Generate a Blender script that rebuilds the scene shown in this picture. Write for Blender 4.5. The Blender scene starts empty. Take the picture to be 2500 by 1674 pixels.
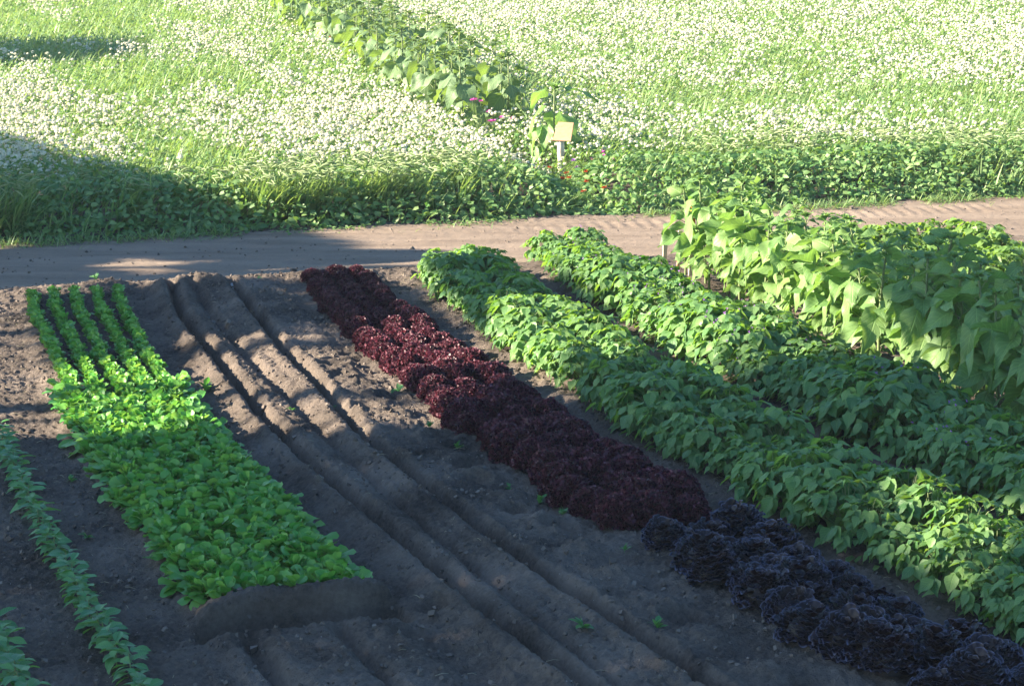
import bpy, math
import numpy as np
from mathutils import Vector

scene = bpy.context.scene
rng = np.random.default_rng(7)
R = math.radians

# ---------------------------------------------------------------- camera, sky, sun, exposure
cam_d = bpy.data.cameras.new("camera")
cam = bpy.data.objects.new("camera", cam_d)
scene.collection.objects.link(cam)
cam.location = (0, 0, 4.0)
cam.rotation_euler = (R(78.0), 0, 0)
cam_d.lens = 78.4
cam_d.sensor_width = 36
cam_d.clip_start = 0.1
cam_d.clip_end = 2000
scene.camera = cam

AZ, EL = R(4), R(24)          # direction the light travels (from far left), sun height
L = np.array([math.cos(AZ) * math.cos(EL), math.sin(AZ) * math.cos(EL), -math.sin(EL)])
world = bpy.data.worlds.new("World")
scene.world = world
world.use_nodes = True
wn = world.node_tree
bg = wn.nodes["Background"]
sky = wn.nodes.new("ShaderNodeTexSky")
sky.sky_type = 'NISHITA'
sky.sun_disc = False
sky.sun_elevation = EL
sky.sun_rotation = math.atan2(-L[0], -L[1])
sky.air_density = 1.3
sky.dust_density = 0.8
sky.ozone_density = 4.0
tint = wn.nodes.new("ShaderNodeMix"); tint.data_type = 'RGBA'; tint.blend_type = 'MULTIPLY'; tint.inputs[0].default_value = 1
wn.links.new(sky.outputs[0], tint.inputs[6]); tint.inputs[7].default_value = (.80, 1.02, 1.22, 1)
wn.links.new(tint.outputs[2], bg.inputs[0])
bg.inputs[1].default_value = 0.051
sun_d = bpy.data.lights.new("sun", 'SUN')
sun_d.energy = 5.0
sun_d.angle = R(0.53)
sun_d.color = (1.0, 0.875, 0.69)
sun = bpy.data.objects.new("sun", sun_d)
scene.collection.objects.link(sun)
sun.rotation_euler = Vector(L).to_track_quat('-Z', 'Y').to_euler()
scene.view_settings.view_transform = 'Standard'
scene.view_settings.look = 'None'
scene.view_settings.exposure = 2.35
scene.view_settings.gamma = 1.0
scene.cycles.max_bounces = 6
scene.cycles.transparent_max_bounces = 4

# ---------------------------------------------------------------- helpers
# field frame: w runs along the road, T runs away from the camera along the crop rows
NW = np.array([.957, .29]); NT = np.array([-.29, .957])
def BOW(T): return np.interp(T, [8, 10, 12, 14, 16, 18, 20, 22], [.80, .42, .22, .09, 0, 0, .06, .20])
def XY(w, T):
    w = np.asarray(w, float); T = np.asarray(T, float)
    return w * NW[0] + T * NT[0], w * NW[1] + T * NT[1]
def WT(x, y): return x * NW[0] + y * NW[1], x * NT[0] + y * NT[1]

def vnoise(x, y, seed=0):
    x = np.asarray(x, float); y = np.asarray(y, float)
    xi = np.floor(x).astype(np.int64); yi = np.floor(y).astype(np.int64)
    fx = x - xi; fy = y - yi
    fx = fx * fx * (3 - 2 * fx); fy = fy * fy * (3 - 2 * fy)
    def hsh(a, b):
        n = (a * 374761393 + b * 668265263 + seed * 974634777) & 0xffffffff
        n = ((n ^ (n >> 13)) * 1274126177) & 0xffffffff
        return ((n ^ (n >> 16)) & 0xffff) / 65535.0
    return (hsh(xi, yi) * (1 - fx) + hsh(xi + 1, yi) * fx) * (1 - fy) + (hsh(xi, yi + 1) * (1 - fx) + hsh(xi + 1, yi + 1) * fx) * fy
def fbm(x, y, octv=4, seed=0):
    r = 0; a = .5
    for k in range(octv):
        r = r + a * (vnoise(x * 2 ** k, y * 2 ** k, seed + k * 17) - .5); a *= .5
    return r

def norm(v): return v / np.maximum(np.linalg.norm(v, axis=-1, keepdims=True), 1e-9)
def frames(d, n, s):
    """matrices whose columns are right, along (d), normal (n), scaled by s"""
    d = norm(d); n = norm(n - (n * d).sum(-1, keepdims=True) * d)
    x = np.cross(d, n)
    M = np.stack([x, d, n], -1)
    s = np.asarray(s, float)
    if s.ndim == 1: s = s[:, None, None]
    elif s.ndim == 2: s = s[:, None, :]
    return M * s

class MB:
    def __init__(s): s.V = []; s.F = []; s.U = []; s.I = []; s.n = 0
    def add(s, v, f, uv=None, mi=0):
        v = np.asarray(v, np.float32).reshape(-1, 3); f = np.asarray(f, np.int32).reshape(-1, 4)
        if uv is None: uv = np.zeros((len(v), 2))
        s.V.append(v); s.F.append(f + s.n); s.U.append(np.asarray(uv, np.float32)); s.I.append(np.full(len(f), mi, np.int32)); s.n += len(v)
    def inst(s, base, M, P, mi=0):
        """place many copies of base=(v,f,uv) with matrices M and positions P"""
        v, f, uv = base; k = len(P)
        if k == 0: return
        vv = np.einsum('kij,vj->kvi', M, v) + np.asarray(P)[:, None, :]
        ff = f[None] + (np.arange(k) * len(v))[:, None, None]
        s.add(vv.reshape(-1, 3), ff.reshape(-1, 4), np.tile(uv, (k, 1)), mi)
    def tube(s, pts, rad, sides=5, mi=0):
        pts = np.asarray(pts, float); rad = np.broadcast_to(rad, (len(pts),))
        t = norm(np.gradient(pts, axis=0)); ref = np.array([.31, .17, .94]) if abs(t[0][2]) < .9 else np.array([.9, .4, .1])
        x = norm(np.cross(t, ref)); y = np.cross(t, x)
        a = np.arange(sides) / sides * 2 * math.pi
        ring = pts[:, None] + rad[:, None, None] * (np.cos(a)[None, :, None] * x[:, None] + np.sin(a)[None, :, None] * y[:, None])
        f = []
        for i in range(len(pts) - 1):
            for j in range(sides):
                k = (j + 1) % sides
                f.append((i * sides + j, i * sides + k, (i + 1) * sides + k, (i + 1) * sides + j))
        uv = np.stack([np.tile(np.arange(sides) / sides, len(pts)), np.repeat(np.linspace(0, 1, len(pts)), sides)], -1)
        s.add(ring.reshape(-1, 3), f, uv, mi)
    def box(s, lo, hi, mi=0, M=None, off=(0, 0, 0)):
        lo = np.array(lo, float); hi = np.array(hi, float)
        v = np.array([[(lo, hi)[i][0], (lo, hi)[j][1], (lo, hi)[k][2]] for i in (0, 1) for j in (0, 1) for k in (0, 1)])
        if M is not None: v = v @ np.array(M).T
        s.add(v + np.array(off), [(0, 1, 3, 2), (4, 6, 7, 5), (0, 4, 5, 1), (2, 3, 7, 6), (0, 2, 6, 4), (1, 5, 7, 3)], v[:, [0, 2]], mi)
    def mesh(s, name, mats, smooth=True):
        V = np.concatenate(s.V); F = np.concatenate(s.F); U = np.concatenate(s.U); I = np.concatenate(s.I)
        me = bpy.data.meshes.new(name)
        me.vertices.add(len(V)); me.vertices.foreach_set("co", V.ravel())
        me.loops.add(F.size); me.loops.foreach_set("vertex_index", F.ravel())
        me.polygons.add(len(F)); me.polygons.foreach_set("loop_start", np.arange(0, F.size, 4, dtype=np.int32))
        me.polygons.foreach_set("loop_total", np.full(len(F), 4, np.int32))
        me.polygons.foreach_set("material_index", I)
        me.polygons.foreach_set("use_smooth", np.full(len(F), smooth))
        ul = me.uv_layers.new(name="UVMap"); ul.data.foreach_set("uv", U[F.ravel()].ravel())
        for m in (mats if isinstance(mats, (list, tuple)) else [mats]): me.materials.append(m)
        me.update(calc_edges=True); me.validate()
        return me
    def build(s, name, mats, parent=None, smooth=True):
        return link(name, s.mesh(name, mats, smooth), parent)

def link(name, me, parent=None):
    o = bpy.data.objects.new(name, me); scene.collection.objects.link(o)
    if parent: o.parent = parent
    return o
def tag(o, label=None, cat=None, group=None, kind=None):
    if label: o["label"] = label
    if cat: o["category"] = cat
    if group: o["group"] = group
    if kind: o["kind"] = kind
    return o
def place(name, parts, loc, rz, sc, label, cat, group):
    """an Empty at the thing's base carrying one mesh object per part"""
    r = bpy.data.objects.new(name, None); scene.collection.objects.link(r)
    r.empty_display_size = .1
    r.location = loc; r.rotation_euler = (0, 0, rz); r.scale = (sc, sc, sc)
    tag(r, label, cat, group)
    for pn, me in parts:
        link(pn, me, r)
    return r
ORD = ("first second third fourth fifth sixth seventh eighth ninth tenth eleventh twelfth thirteenth fourteenth fifteenth sixteenth "
       "seventeenth eighteenth nineteenth twentieth twenty-first twenty-second twenty-third twenty-fourth twenty-fifth twenty-sixth twenty-seventh "
       "twenty-eighth twenty-ninth thirtieth thirty-first thirty-second thirty-third thirty-fourth thirty-fifth thirty-sixth thirty-seventh thirty-eighth "
       "thirty-ninth fortieth forty-first forty-second forty-third forty-fourth forty-fifth forty-sixth forty-seventh forty-eighth forty-ninth fiftieth").split()

# ---------------------------------------------------------------- materials
def nodes_of(name):
    m = bpy.data.materials.new(name); m.use_nodes = True
    return m, m.node_tree.nodes, m.node_tree.links, m.node_tree.nodes["Principled BSDF"], m.node_tree.nodes["Material Output"]
def leaf_mat(name, c0, c1, rough=.45, trans=.35, tcol=None, spec=.4, veins=0., vcol=None, bump=0., objvar=.1, edge=None):
    m, N, K, B, O = nodes_of(name)
    geo = N.new("ShaderNodeNewGeometry")
    oi = N.new("ShaderNodeObjectInfo")
    ramp = N.new("ShaderNodeMix"); ramp.data_type = 'RGBA'
    ramp.inputs[6].default_value = (*c0, 1); ramp.inputs[7].default_value = (*c1, 1)
    K.new(geo.outputs["Random Per Island"], ramp.inputs[0])
    hsv = N.new("ShaderNodeHueSaturation")
    mr = N.new("ShaderNodeMapRange"); mr.inputs[3].default_value = 1 - objvar; mr.inputs[4].default_value = 1 + objvar
    K.new(oi.outputs["Random"], mr.inputs[0]); K.new(mr.outputs[0], hsv.inputs["Value"])
    K.new(ramp.outputs[2], hsv.inputs["Color"])
    col = hsv.outputs[0]
    if veins > 0:
        uv = N.new("ShaderNodeUVMap"); sx = N.new("ShaderNodeSeparateXYZ"); K.new(uv.outputs[0], sx.inputs[0])
        ab = N.new("ShaderNodeMath"); ab.operation = 'ABSOLUTE'; K.new(sx.outputs[0], ab.inputs[0])
        mid = N.new("ShaderNodeMapRange"); mid.inputs[1].default_value = .0; mid.inputs[2].default_value = .07; mid.inputs[3].default_value = 1; mid.inputs[4].default_value = 0
        K.new(ab.outputs[0], mid.inputs[0])
        q = N.new("ShaderNodeMath"); q.operation = 'MULTIPLY_ADD'; q.inputs[1].default_value = -.30
        K.new(ab.outputs[0], q.inputs[0]); K.new(sx.outputs[1], q.inputs[2])
        q2 = N.new("ShaderNodeMath"); q2.operation = 'MULTIPLY'; q2.inputs[1].default_value = 44.; K.new(q.outputs[0], q2.inputs[0])
        sn = N.new("ShaderNodeMath"); sn.operation = 'SINE'; K.new(q2.outputs[0], sn.inputs[0])
        sv = N.new("ShaderNodeMapRange"); sv.inputs[1].default_value = .8; sv.inputs[2].default_value = 1; sv.inputs[3].default_value = 0; sv.inputs[4].default_value = .55
        K.new(sn.outputs[0], sv.inputs[0])
        mx = N.new("ShaderNodeMath"); mx.operation = 'MAXIMUM'; K.new(mid.outputs[0], mx.inputs[0]); K.new(sv.outputs[0], mx.inputs[1])
        ms = N.new("ShaderNodeMath"); ms.operation = 'MULTIPLY'; ms.inputs[1].default_value = veins; K.new(mx.outputs[0], ms.inputs[0])
        vm = N.new("ShaderNodeMix"); vm.data_type = 'RGBA'; K.new(ms.outputs[0], vm.inputs[0]); K.new(col, vm.inputs[6])
        vm.inputs[7].default_value = (*(vcol or [min(1, c * 1.9) for c in c1]), 1)
        col = vm.outputs[2]
        bp = N.new("ShaderNodeBump"); bp.inputs["Strength"].default_value = .6; bp.inputs["Distance"].default_value = .006; bp.invert = True
        K.new(mx.outputs[0], bp.inputs["Height"]); K.new(bp.outputs[0], B.inputs["Normal"])
    elif bump > 0:
        tc = N.new("ShaderNodeTexCoord"); nz = N.new("ShaderNodeTexNoise"); nz.inputs["Scale"].default_value = 60
        K.new(tc.outputs["Object"], nz.inputs["Vector"])
        bp = N.new("ShaderNodeBump"); bp.inputs["Strength"].default_value = bump; bp.inputs["Distance"].default_value = .01
        K.new(nz.outputs["Fac"], bp.inputs["Height"]); K.new(bp.outputs[0], B.inputs["Normal"])
    if edge:
        uv = N.new("ShaderNodeUVMap"); sx = N.new("ShaderNodeSeparateXYZ"); K.new(uv.outputs[0], sx.inputs[0])
        er = N.new("ShaderNodeMapRange"); er.inputs[1].default_value = .80; er.inputs[2].default_value = 1; K.new(sx.outputs[1], er.inputs[0])
        em = N.new("ShaderNodeMix"); em.data_type = 'RGBA'; K.new(er.outputs[0], em.inputs[0]); K.new(col, em.inputs[6]); em.inputs[7].default_value = (*edge, 1); col = em.outputs[2]  # lighter leaf tips, a sheen put into the colour
    K.new(col, B.inputs["Base Color"])
    B.inputs["Roughness"].default_value = rough
    B.inputs["Specular IOR Level"].default_value = spec
    tr = N.new("ShaderNodeBsdfTranslucent")
    tg = N.new("ShaderNodeMix"); tg.data_type = 'RGBA'; tg.blend_type = 'MULTIPLY'; tg.inputs[0].default_value = 1
    K.new(col, tg.inputs[6]); tg.inputs[7].default_value = (*(tcol or (1.9, 1.8, .55)), 1)
    K.new(tg.outputs[2], tr.inputs[0])
    mixs = N.new("ShaderNodeMixShader"); mixs.inputs[0].default_value = trans
    K.new(B.outputs[0], mixs.inputs[1]); K.new(tr.outputs[0], mixs.inputs[2]); K.new(mixs.outputs[0], O.inputs[0])
    return m
def soil_mat(name, dark, light, stone=.25, streak=False, bumpd=.035):
    m, N, K, B, O = nodes_of(name)
    tc = N.new("ShaderNodeTexCoord")
    def noise(scale, det=6, rough=.6, vec=None):
        n = N.new("ShaderNodeTexNoise"); n.inputs["Scale"].default_value = scale; n.inputs["Detail"].default_value = det; n.inputs["Roughness"].default_value = rough
        K.new(vec if vec is not None else tc.outputs["Object"], n.inputs["Vector"]); return n
    vec = tc.outputs["Object"]
    if streak:
        mp = N.new("ShaderNodeMapping"); mp.inputs["Rotation"].default_value = (0, 0, -math.atan2(.29, .957)); mp.inputs["Scale"].default_value = (.16, 1.5, 1)
        K.new(vec, mp.inputs[0])
        # rotate so that the streaks run along the wheel tracks
        a = noise(2.2, 5, .6, mp.outputs[0])
    else:
        a = noise(1.3)
    b = noise(34, 5, .7)
    ad = N.new("ShaderNodeMath"); ad.operation = 'MULTIPLY_ADD'; ad.inputs[1].default_value = .45
    K.new(b.outputs[0], ad.inputs[0]); K.new(a.outputs[0], ad.inputs[2])
    mr = N.new("ShaderNodeMapRange"); mr.inputs[1].default_value = .52; mr.inputs[2].default_value = .92
    K.new(ad.outputs[0], mr.inputs[0])
    mix = N.new("ShaderNodeMix"); mix.data_type = 'RGBA'; mix.inputs[6].default_value = (*dark, 1); mix.inputs[7].default_value = (*light, 1)
    K.new(mr.outputs[0], mix.inputs[0])
    vo = N.new("ShaderNodeTexVoronoi"); vo.inputs["Scale"].default_value = 22; K.new(tc.outputs["Object"], vo.inputs["Vector"])
    st = N.new("ShaderNodeMapRange"); st.inputs[1].default_value = .10; st.inputs[2].default_value = .05; st.inputs[3].default_value = 0; st.inputs[4].default_value = 1
    K.new(vo.outputs["Distance"], st.inputs[0])
    sc = N.new("ShaderNodeSeparateColor"); K.new(vo.outputs["Color"], sc.inputs[0])
    gt = N.new("ShaderNodeMath"); gt.operation = 'GREATER_THAN'; gt.inputs[1].default_value = .86; K.new(sc.outputs[0], gt.inputs[0])
    mu = N.new("ShaderNodeMath"); mu.operation = 'MULTIPLY'; K.new(st.outputs[0], mu.inputs[0]); K.new(gt.outputs[0], mu.inputs[1])
    mu2 = N.new("ShaderNodeMath"); mu2.operation = 'MULTIPLY'; mu2.inputs[1].default_value = stone; K.new(mu.outputs[0], mu2.inputs[0])
    mix2 = N.new("ShaderNodeMix"); mix2.data_type = 'RGBA'; mix2.inputs[7].default_value = (.55, .5, .44, 1)
    K.new(mu2.outputs[0], mix2.inputs[0]); K.new(mix.outputs[2], mix2.inputs[6])
    K.new(mix2.outputs[2], B.inputs["Base Color"]); B.inputs["Roughness"].default_value = .95
    B.inputs["Specular IOR Level"].default_value = .15
    f = noise(70, 4, .75)
    bp = N.new("ShaderNodeBump"); bp.inputs["Strength"].default_value = .9; bp.inputs["Distance"].default_value = bumpd
    K.new(f.outputs[0], bp.inputs["Height"]); K.new(bp.outputs[0], B.inputs["Normal"])
    return m
def plain_mat(name, c, rough=.7, grain=0., scale=20, c2=None, spec=.3):
    m, N, K, B, O = nodes_of(name)
    tc = N.new("ShaderNodeTexCoord"); nz = N.new("ShaderNodeTexNoise"); nz.inputs["Scale"].default_value = scale; nz.inputs["Detail"].default_value = 5
    mp = N.new("ShaderNodeMapping"); mp.inputs["Scale"].default_value = (1, 1, 1) if not grain else (grain, 1, 1)
    K.new(tc.outputs["Object"], mp.inputs[0]); K.new(mp.outputs[0], nz.inputs["Vector"])
    mix = N.new("ShaderNodeMix"); mix.data_type = 'RGBA'; mix.inputs[6].default_value = (*c, 1); mix.inputs[7].default_value = (*(c2 or [x * .6 for x in c]), 1)
    mr = N.new("ShaderNodeMapRange"); mr.inputs[1].default_value = .35; mr.inputs[2].default_value = .7; K.new(nz.outputs[0], mr.inputs[0])
    K.new(mr.outputs[0], mix.inputs[0]); K.new(mix.outputs[2], B.inputs["Base Color"])
    B.inputs["Roughness"].default_value = rough; B.inputs["Specular IOR Level"].default_value = spec
    return m

M_SOIL = soil_mat("dark sandy soil", (.050, .041, .035), (.235, .186, .150), .6)
M_ROAD = soil_mat("packed sandy track", (.17, .128, .095), (.275, .212, .16), .3, True, .012)
M_BEAN = leaf_mat("bean leaf", (.06, .165, .05), (.19, .32, .10), .48, .38, veins=.35)
M_BEAN2 = leaf_mat("yellowing bean leaf", (.10, .20, .05), (.20, .32, .08), .45, .4, veins=.35)
M_STEM = leaf_mat("green stem", (.16, .22, .08), (.22, .27, .12), .5, .15)
M_SUNF = leaf_mat("sunflower leaf", (.11, .22, .065), (.21, .33, .10), .5, .36, (1.5, 1.5, .8), veins=.45)
M_SUNF2 = leaf_mat("pale sunflower leaf", (.11, .19, .085), (.17, .25, .11), .55, .3, veins=.4)
M_GREEN = leaf_mat("salad leaf", (.065, .27, .04), (.19, .41, .08), .42, .35, (1.8, 1.4, .9))
M_SEED = leaf_mat("young bean leaf", (.06, .20, .07), (.12, .28, .09), .42, .3, veins=.3)
M_RED = leaf_mat("red frilly leaf", (.022, .006, .012), (.18, .058, .082), .45, .20, (1.8, .9, 1.), .4)
M_PURP = leaf_mat("purple black leaf", (.005, .002, .005), (.014, .005, .008), .5, .04, (1.5, .5, .8), .35, edge=(.115, .115, .17))  # edge colour paints the bluish sky-lit sheen on the leaf rims
M_BUCK = leaf_mat("buckwheat leaf", (.085, .20, .06), (.22, .33, .11), .5, .35, (1.5, 1.5, .7))
M_GRASS = leaf_mat("grass blade", (.13, .235, .08), (.28, .365, .15), .5, .35, (1.5, 1.5, .7))
M_HEAD = leaf_mat("foxtail head", (.20, .28, .12), (.30, .36, .19), .7, .3)
M_WHITE = leaf_mat("white blossom", (.56, .54, .38), (.85, .81, .66), .7, .25, (1, 1, .9), .1)
M_PINK = leaf_mat("pink petal", (.62, .08, .42), (.80, .20, .58), .6, .3, (1, 1, 1), .1)
M_PALEPINK = leaf_mat("pale pink petal", (.75, .40, .55), (.85, .6, .7), .6, .3, (1, 1, 1), .1)
M_ORANGE = leaf_mat("orange red petal", (.40, .05, .02), (.58, .10, .03), .6, .2, (1, 1, 1), .1)
M_LILAC = leaf_mat("lilac petal", (.30, .12, .42), (.45, .22, .55), .6, .2, (1, 1, 1), .1)
M_FEATH = leaf_mat("feathery leaf", (.10, .19, .05), (.17, .26, .07), .6, .3)
M_STRAW = leaf_mat("dry straw", (.30, .25, .15), (.45, .38, .24), .7, .1, (1, 1, 1))
M_CLOD = leaf_mat("soil crumb", (.085, .068, .057), (.20, .165, .138), .95, .0, None, .1)
M_TREE = leaf_mat("tree leaf", (.04, .09, .02), (.07, .13, .03), .5, .12)
M_BARK = plain_mat("tree bark", (.10, .075, .055), .9)
M_BOARD = plain_mat("pale pine board", (.44, .24, .14), .6, .12, 26, (.34, .18, .10))
M_POST = plain_mat("peeled white post", (.62, .56, .48), .7, 0, 14, (.40, .33, .26))
M_INK = plain_mat("faded lettering", (.42, .26, .15), .7)
M_STAKE = plain_mat("pale wooden stake", (.60, .52, .42), .7)
M_STAKER = plain_mat("red painted stake", (.42, .06, .07), .6, 0, 30, (.6, .5, .42))
M_STAKEO = plain_mat("orange painted stake", (.75, .27, .04), .6)
M_TAG = plain_mat("white plastic tag", (.75, .76, .78), .5)

# ---------------------------------------------------------------- ground
CA = ([8, 10.2, 10.84, 11.45, 12.25, 13.2, 14.35, 15.81, 17.75, 19.64, 20.59, 21.6], [3.6, 3.333, 3.247, 3.183, 3.118, 3.037, 2.941, 2.883, 2.882, 2.877, 2.94, 3.05])
CB = ([8, 13.47, 14.88, 16.27, 17.51, 19.7, 21.4], [3.6, 3.204, 3.15, 3.13, 3.08, 3.09, 3.17])
CC = ([8, 10.77, 11.77, 12.9, 13.9, 14.99, 16.56, 17.92, 19.69, 21.3], [4.15, 3.838, 3.681, 3.589, 3.522, 3.456, 3.482, 3.472, 3.538, 3.60])
CE = ([8, 10.55, 11.3], [2.15, 1.941, 1.90]); CF = ([8, 10.44, 11.25], [2.65, 2.459, 2.39])
pits = [(3.56, 17.58), (3.72, 17.30), (3.70, 16.93), (3.85, 16.75), (3.66, 16.3), (3.9, 16.1), (3.632, 15.83), (3.85, 15.6), (3.9, 20.43), (3.85, 19.76), (3.80, 19.1), (3.95, 18.5),
        (3.72, 15.11), (3.95, 14.8), (3.74, 14.37), (3.95, 14.05), (3.86, 13.63), (4.02, 13.28), (3.93, 12.9), (4.08, 12.5), (3.98, 12.1), (4.1, 11.6), (4.0, 11.1), (4.2, 10.7), (3.25, 13.3), (3.0, 11.3), (2.75, 10.9)]
def sst(x, a, b):
    t = np.clip((x - a) / (b - a), 0, 1); return t * t * (3 - 2 * t)
def height(w, T):
    wb = w - BOW(T)
    inbed = (1 - sst(T, 21.35, 21.75))
    z = np.zeros_like(w)
    def bed(lo, hi, h, sh=.09): return h * sst(wb, lo - sh, lo + sh) * (1 - sst(wb, hi - sh, hi + sh))
    z += inbed * (bed(1.45, 2.42, .05) + bed(2.66, 3.95, .065, .12) + bed(4.0, 4.9, .05) + bed(5.15, 6.05, .04) + bed(6.5, 7.5, .04))
    soft = inbed
    wob = (fbm(T * 3.0, w * 3.0, 3, 5)) * .012
    wd = w + wob
    z -= soft * .155 * np.exp(-np.abs((wd - np.interp(T, *CA)) / .040) ** 1.7)
    z += soft * (.030 * np.exp(-((wd - np.interp(T, *CA) + .11) / .05) ** 2) + .02 * np.exp(-((wd - np.interp(T, *CA) - .10) / .04) ** 2))
    z -= soft * .075 * np.exp(-((wd - np.interp(T, *CB) - .06) / .055) ** 2) * sst(T, 13.0, 16)
    z -= soft * .06 * np.exp(-((wd - np.interp(T, *CB) - .05) / .04) ** 2) * (1 - sst(T, 13.0, 16))
    z -= soft * .145 * np.exp(-np.abs((wd - np.interp(T, *CC)) / .036) ** 1.7)
    z += soft * (.030 * np.exp(-((wd - np.interp(T, *CC) + .11) / .05) ** 2) + .02 * np.exp(-((wd - np.interp(T, *CC) - .09) / .04) ** 2))
    # trampled strip between the furrows and the red lettuce, with footprints and scallops
    z += soft * .035 * np.sin(T * 11 + 2.2 * vnoise(T * 1.5, w * 2, 3)) * np.exp(-((wb - 3.86) / .17) ** 2) * (1 - sst(T, 15.0, 16.5) * .5)
    for (pw, pT) in pits:
        r = ((wd - pw) / .085) ** 2 + ((T - pT) / .075) ** 2
        z += -.075 * np.exp(-r) + .022 * np.exp(-((np.sqrt(r) - 1.7) / .5) ** 2)
    # cut bank and trench at the near end of the salad bed
    tb = 11.46 + .03 * np.sin(w * 7) + .05 * fbm(w * 4, T * 0, 3, 5) + np.interp(w, [1.3, 1.74, 2.1, 2.9], [-.14, -.02, .0, .02])
    k = sst(w, 1.62, 1.78) * (1 - sst(w, 2.74, 2.84))
    lip = np.interp(w, [1.6, 1.9, 2.4, 2.8], [.05, .09, .13, .12]) * (1 + .5 * fbm(w * 5, T * 0, 2, 6))
    z += k * lip * sst(T, tb - .02, tb + .015) * (1 - sst(T, tb + .07, tb + .22))
    z -= k * .22 * (1 - sst(T, tb - .03, tb + .0)) * sst(T, 11.17 + .02 * np.sin(w * 11), 11.22 + .02 * np.sin(w * 11))
    z += k * np.exp(-((T - tb + .02) / .12) ** 2) * .05 * fbm(w * 14, T * 14, 3, 88)
    n = (1 - sst(T, 11.1, 11.2))
    z -= n * .10 * np.exp(-((wd - np.interp(T, *CE)) / .06) ** 2) + n * .08 * np.exp(-((wd - np.interp(T, *CF)) / .045) ** 2)
    # road shoulder, clods thrown up at the plot end, wheel ruts
    z += .03 * np.exp(-((T - 21.62) / .16) ** 2) * (.45 + vnoise(w * 1.5, T * 0, 9))
    for (mw, mT, mh, mr_) in [(3.30, 21.60, .06, .16), (2.42, 21.62, .05, .18)]:
        z += mh * np.exp(-((w - mw) / (mr_ * 1.3)) ** 2 - ((T - mT) / mr_) ** 2)
    road = sst(T, 21.7, 22.0) * (1 - sst(T, 24.3, 24.8))
    z += road * (-.015 - .03 * np.exp(-((T - 22.45) / .16) ** 2) - .03 * np.exp(-((T - 23.75) / .16) ** 2) + .012 * vnoise(w * .7, T * 9, 4))
    z += road * .007 * np.sin(w * 38 + 3 * vnoise(w, T * 2, 5)) * np.exp(-((T - 24.0) / .22) ** 2) * sst(w, 6, 9)
    # aisles are trodden, a little uneven
    rough = 1 - .72 * road
    z += rough * (.02 * fbm(w * 2.2, T * 2.2, 3, 31) + .03 * fbm(w * 9, T * 9, 3, 41) + .052 * np.abs(fbm(w * 15, T * 15, 3, 61)) + .028 * (vnoise(w * 38, T * 38, 71) - .5))
    edge = sst(w, -3, -2) * (1 - sst(w, 13, 14)) * sst(T, 8, 8.6) * (1 - sst(T, 24.9, 25.1))
    return z * edge
def grid(name, ws, Ts, mat):
    W, TT = np.meshgrid(ws, Ts)
    X, Y = XY(W, TT); Z = height(W, TT)
    nw, nt = len(ws), len(Ts)
    i = (np.arange(nt - 1)[:, None] * nw + np.arange(nw - 1)[None]).ravel()
    mb = MB(); mb.add(np.stack([X, Y, Z], -1).reshape(-1, 3), np.stack([i, i + 1, i + nw + 1, i + nw], -1), np.stack([W, TT], -1).reshape(-1, 2))
    return mb.build(name, mat)
ws = np.concatenate([np.linspace(-6, -.5, 40)[:-1], np.arange(-.5, 6.0, .015), np.arange(6.0, 9.0, .03), np.linspace(9.0, 16, 110)[1:]])
tag(grid("soil", ws, np.concatenate([np.linspace(7, 9.6, 40)[:-1], np.arange(9.6, 21.76, .016)]), M_SOIL), kind="structure")
last = 9.6 + .016 * (len(np.arange(9.6, 21.76, .016)) - 1)
wr = np.linspace(-6, 16, 700)
tag(grid("dirt_road", wr, np.linspace(last - .03, 24.6, 120), M_ROAD), kind="structure")
tag(grid("soil", wr, np.concatenate([np.linspace(24.57, 25.4, 20)]), M_SOIL), "bare soil at the field edge", kind="structure")
mb = MB()
def rect(w0, w1, T0, T1):
    c = [(w0, T0), (w1, T0), (w1, T1), (w0, T1)]
    v = [(*map(float, XY(a, b)), 0.) for a, b in c]; mb.add(v, [(0, 1, 2, 3)])
rect(-900, 900, 25.4, 1200); rect(-900, -6, 7, 25.4); rect(16, 900, 7, 25.4); rect(-900, 900, -600, 7)
tag(mb.build("ground", M_SOIL), kind="structure")
def gz(w, T): return height(np.atleast_1d(np.asarray(w, float)), np.atleast_1d(np.asarray(T, float)))
def P3(w, T, dz=0):
    x, y = XY(w, T); return (float(x), float(y), float(gz(w, T)[0]) + dz)

# ---------------------------------------------------------------- leaf shapes
def leaf(prof, nv=6, nu=5, fold=.35, curl=.25, wave=.04, seed=0, hw=1.):
    r = np.random.default_rng(seed)
    v = np.linspace(0, 1, nv) if nv > 2 else np.array([0., 1.]); u = np.linspace(-1, 1, nu)
    h = np.interp(v, [p[0] for p in prof], [p[1] for p in prof]) * hw
    U, V = np.meshgrid(u, v)
    X = U * h[:, None]; Y = V.copy()
    back = np.abs(U) ** 2 * .10 * (1 - V) * (V < .12)
    Y = Y - back
    ph = r.uniform(0, 6, 3)
    Z = fold * np.abs(X) - curl * V ** 2 + wave * np.abs(U) * np.sin(V * 9 + ph[0] + U * 2)
    X = X + wave * .5 * np.sin(V * 5 + ph[1]) * V
    i = (np.arange(nv - 1)[:, None] * nu + np.arange(nu - 1)[None]).ravel()
    return (np.stack([X, Y, Z], -1).reshape(-1, 3), np.stack([i, i + 1, i + nu + 1, i + nu], -1), np.stack([U, V], -1).reshape(-1, 2))
P_BEAN = [(0, .06), (.05, .26), (.18, .40), (.35, .41), (.55, .32), (.78, .15), (.93, .04), (1, .006)]
P_SUNF = [(0, .05), (.04, .24), (.15, .38), (.32, .40), (.52, .33), (.75, .18), (.92, .05), (1, .006)]
P_SALAD = [(0, .05), (.3, .07), (.45, .16), (.60, .27), (.8, .31), (.93, .24), (1, .13)]
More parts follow.
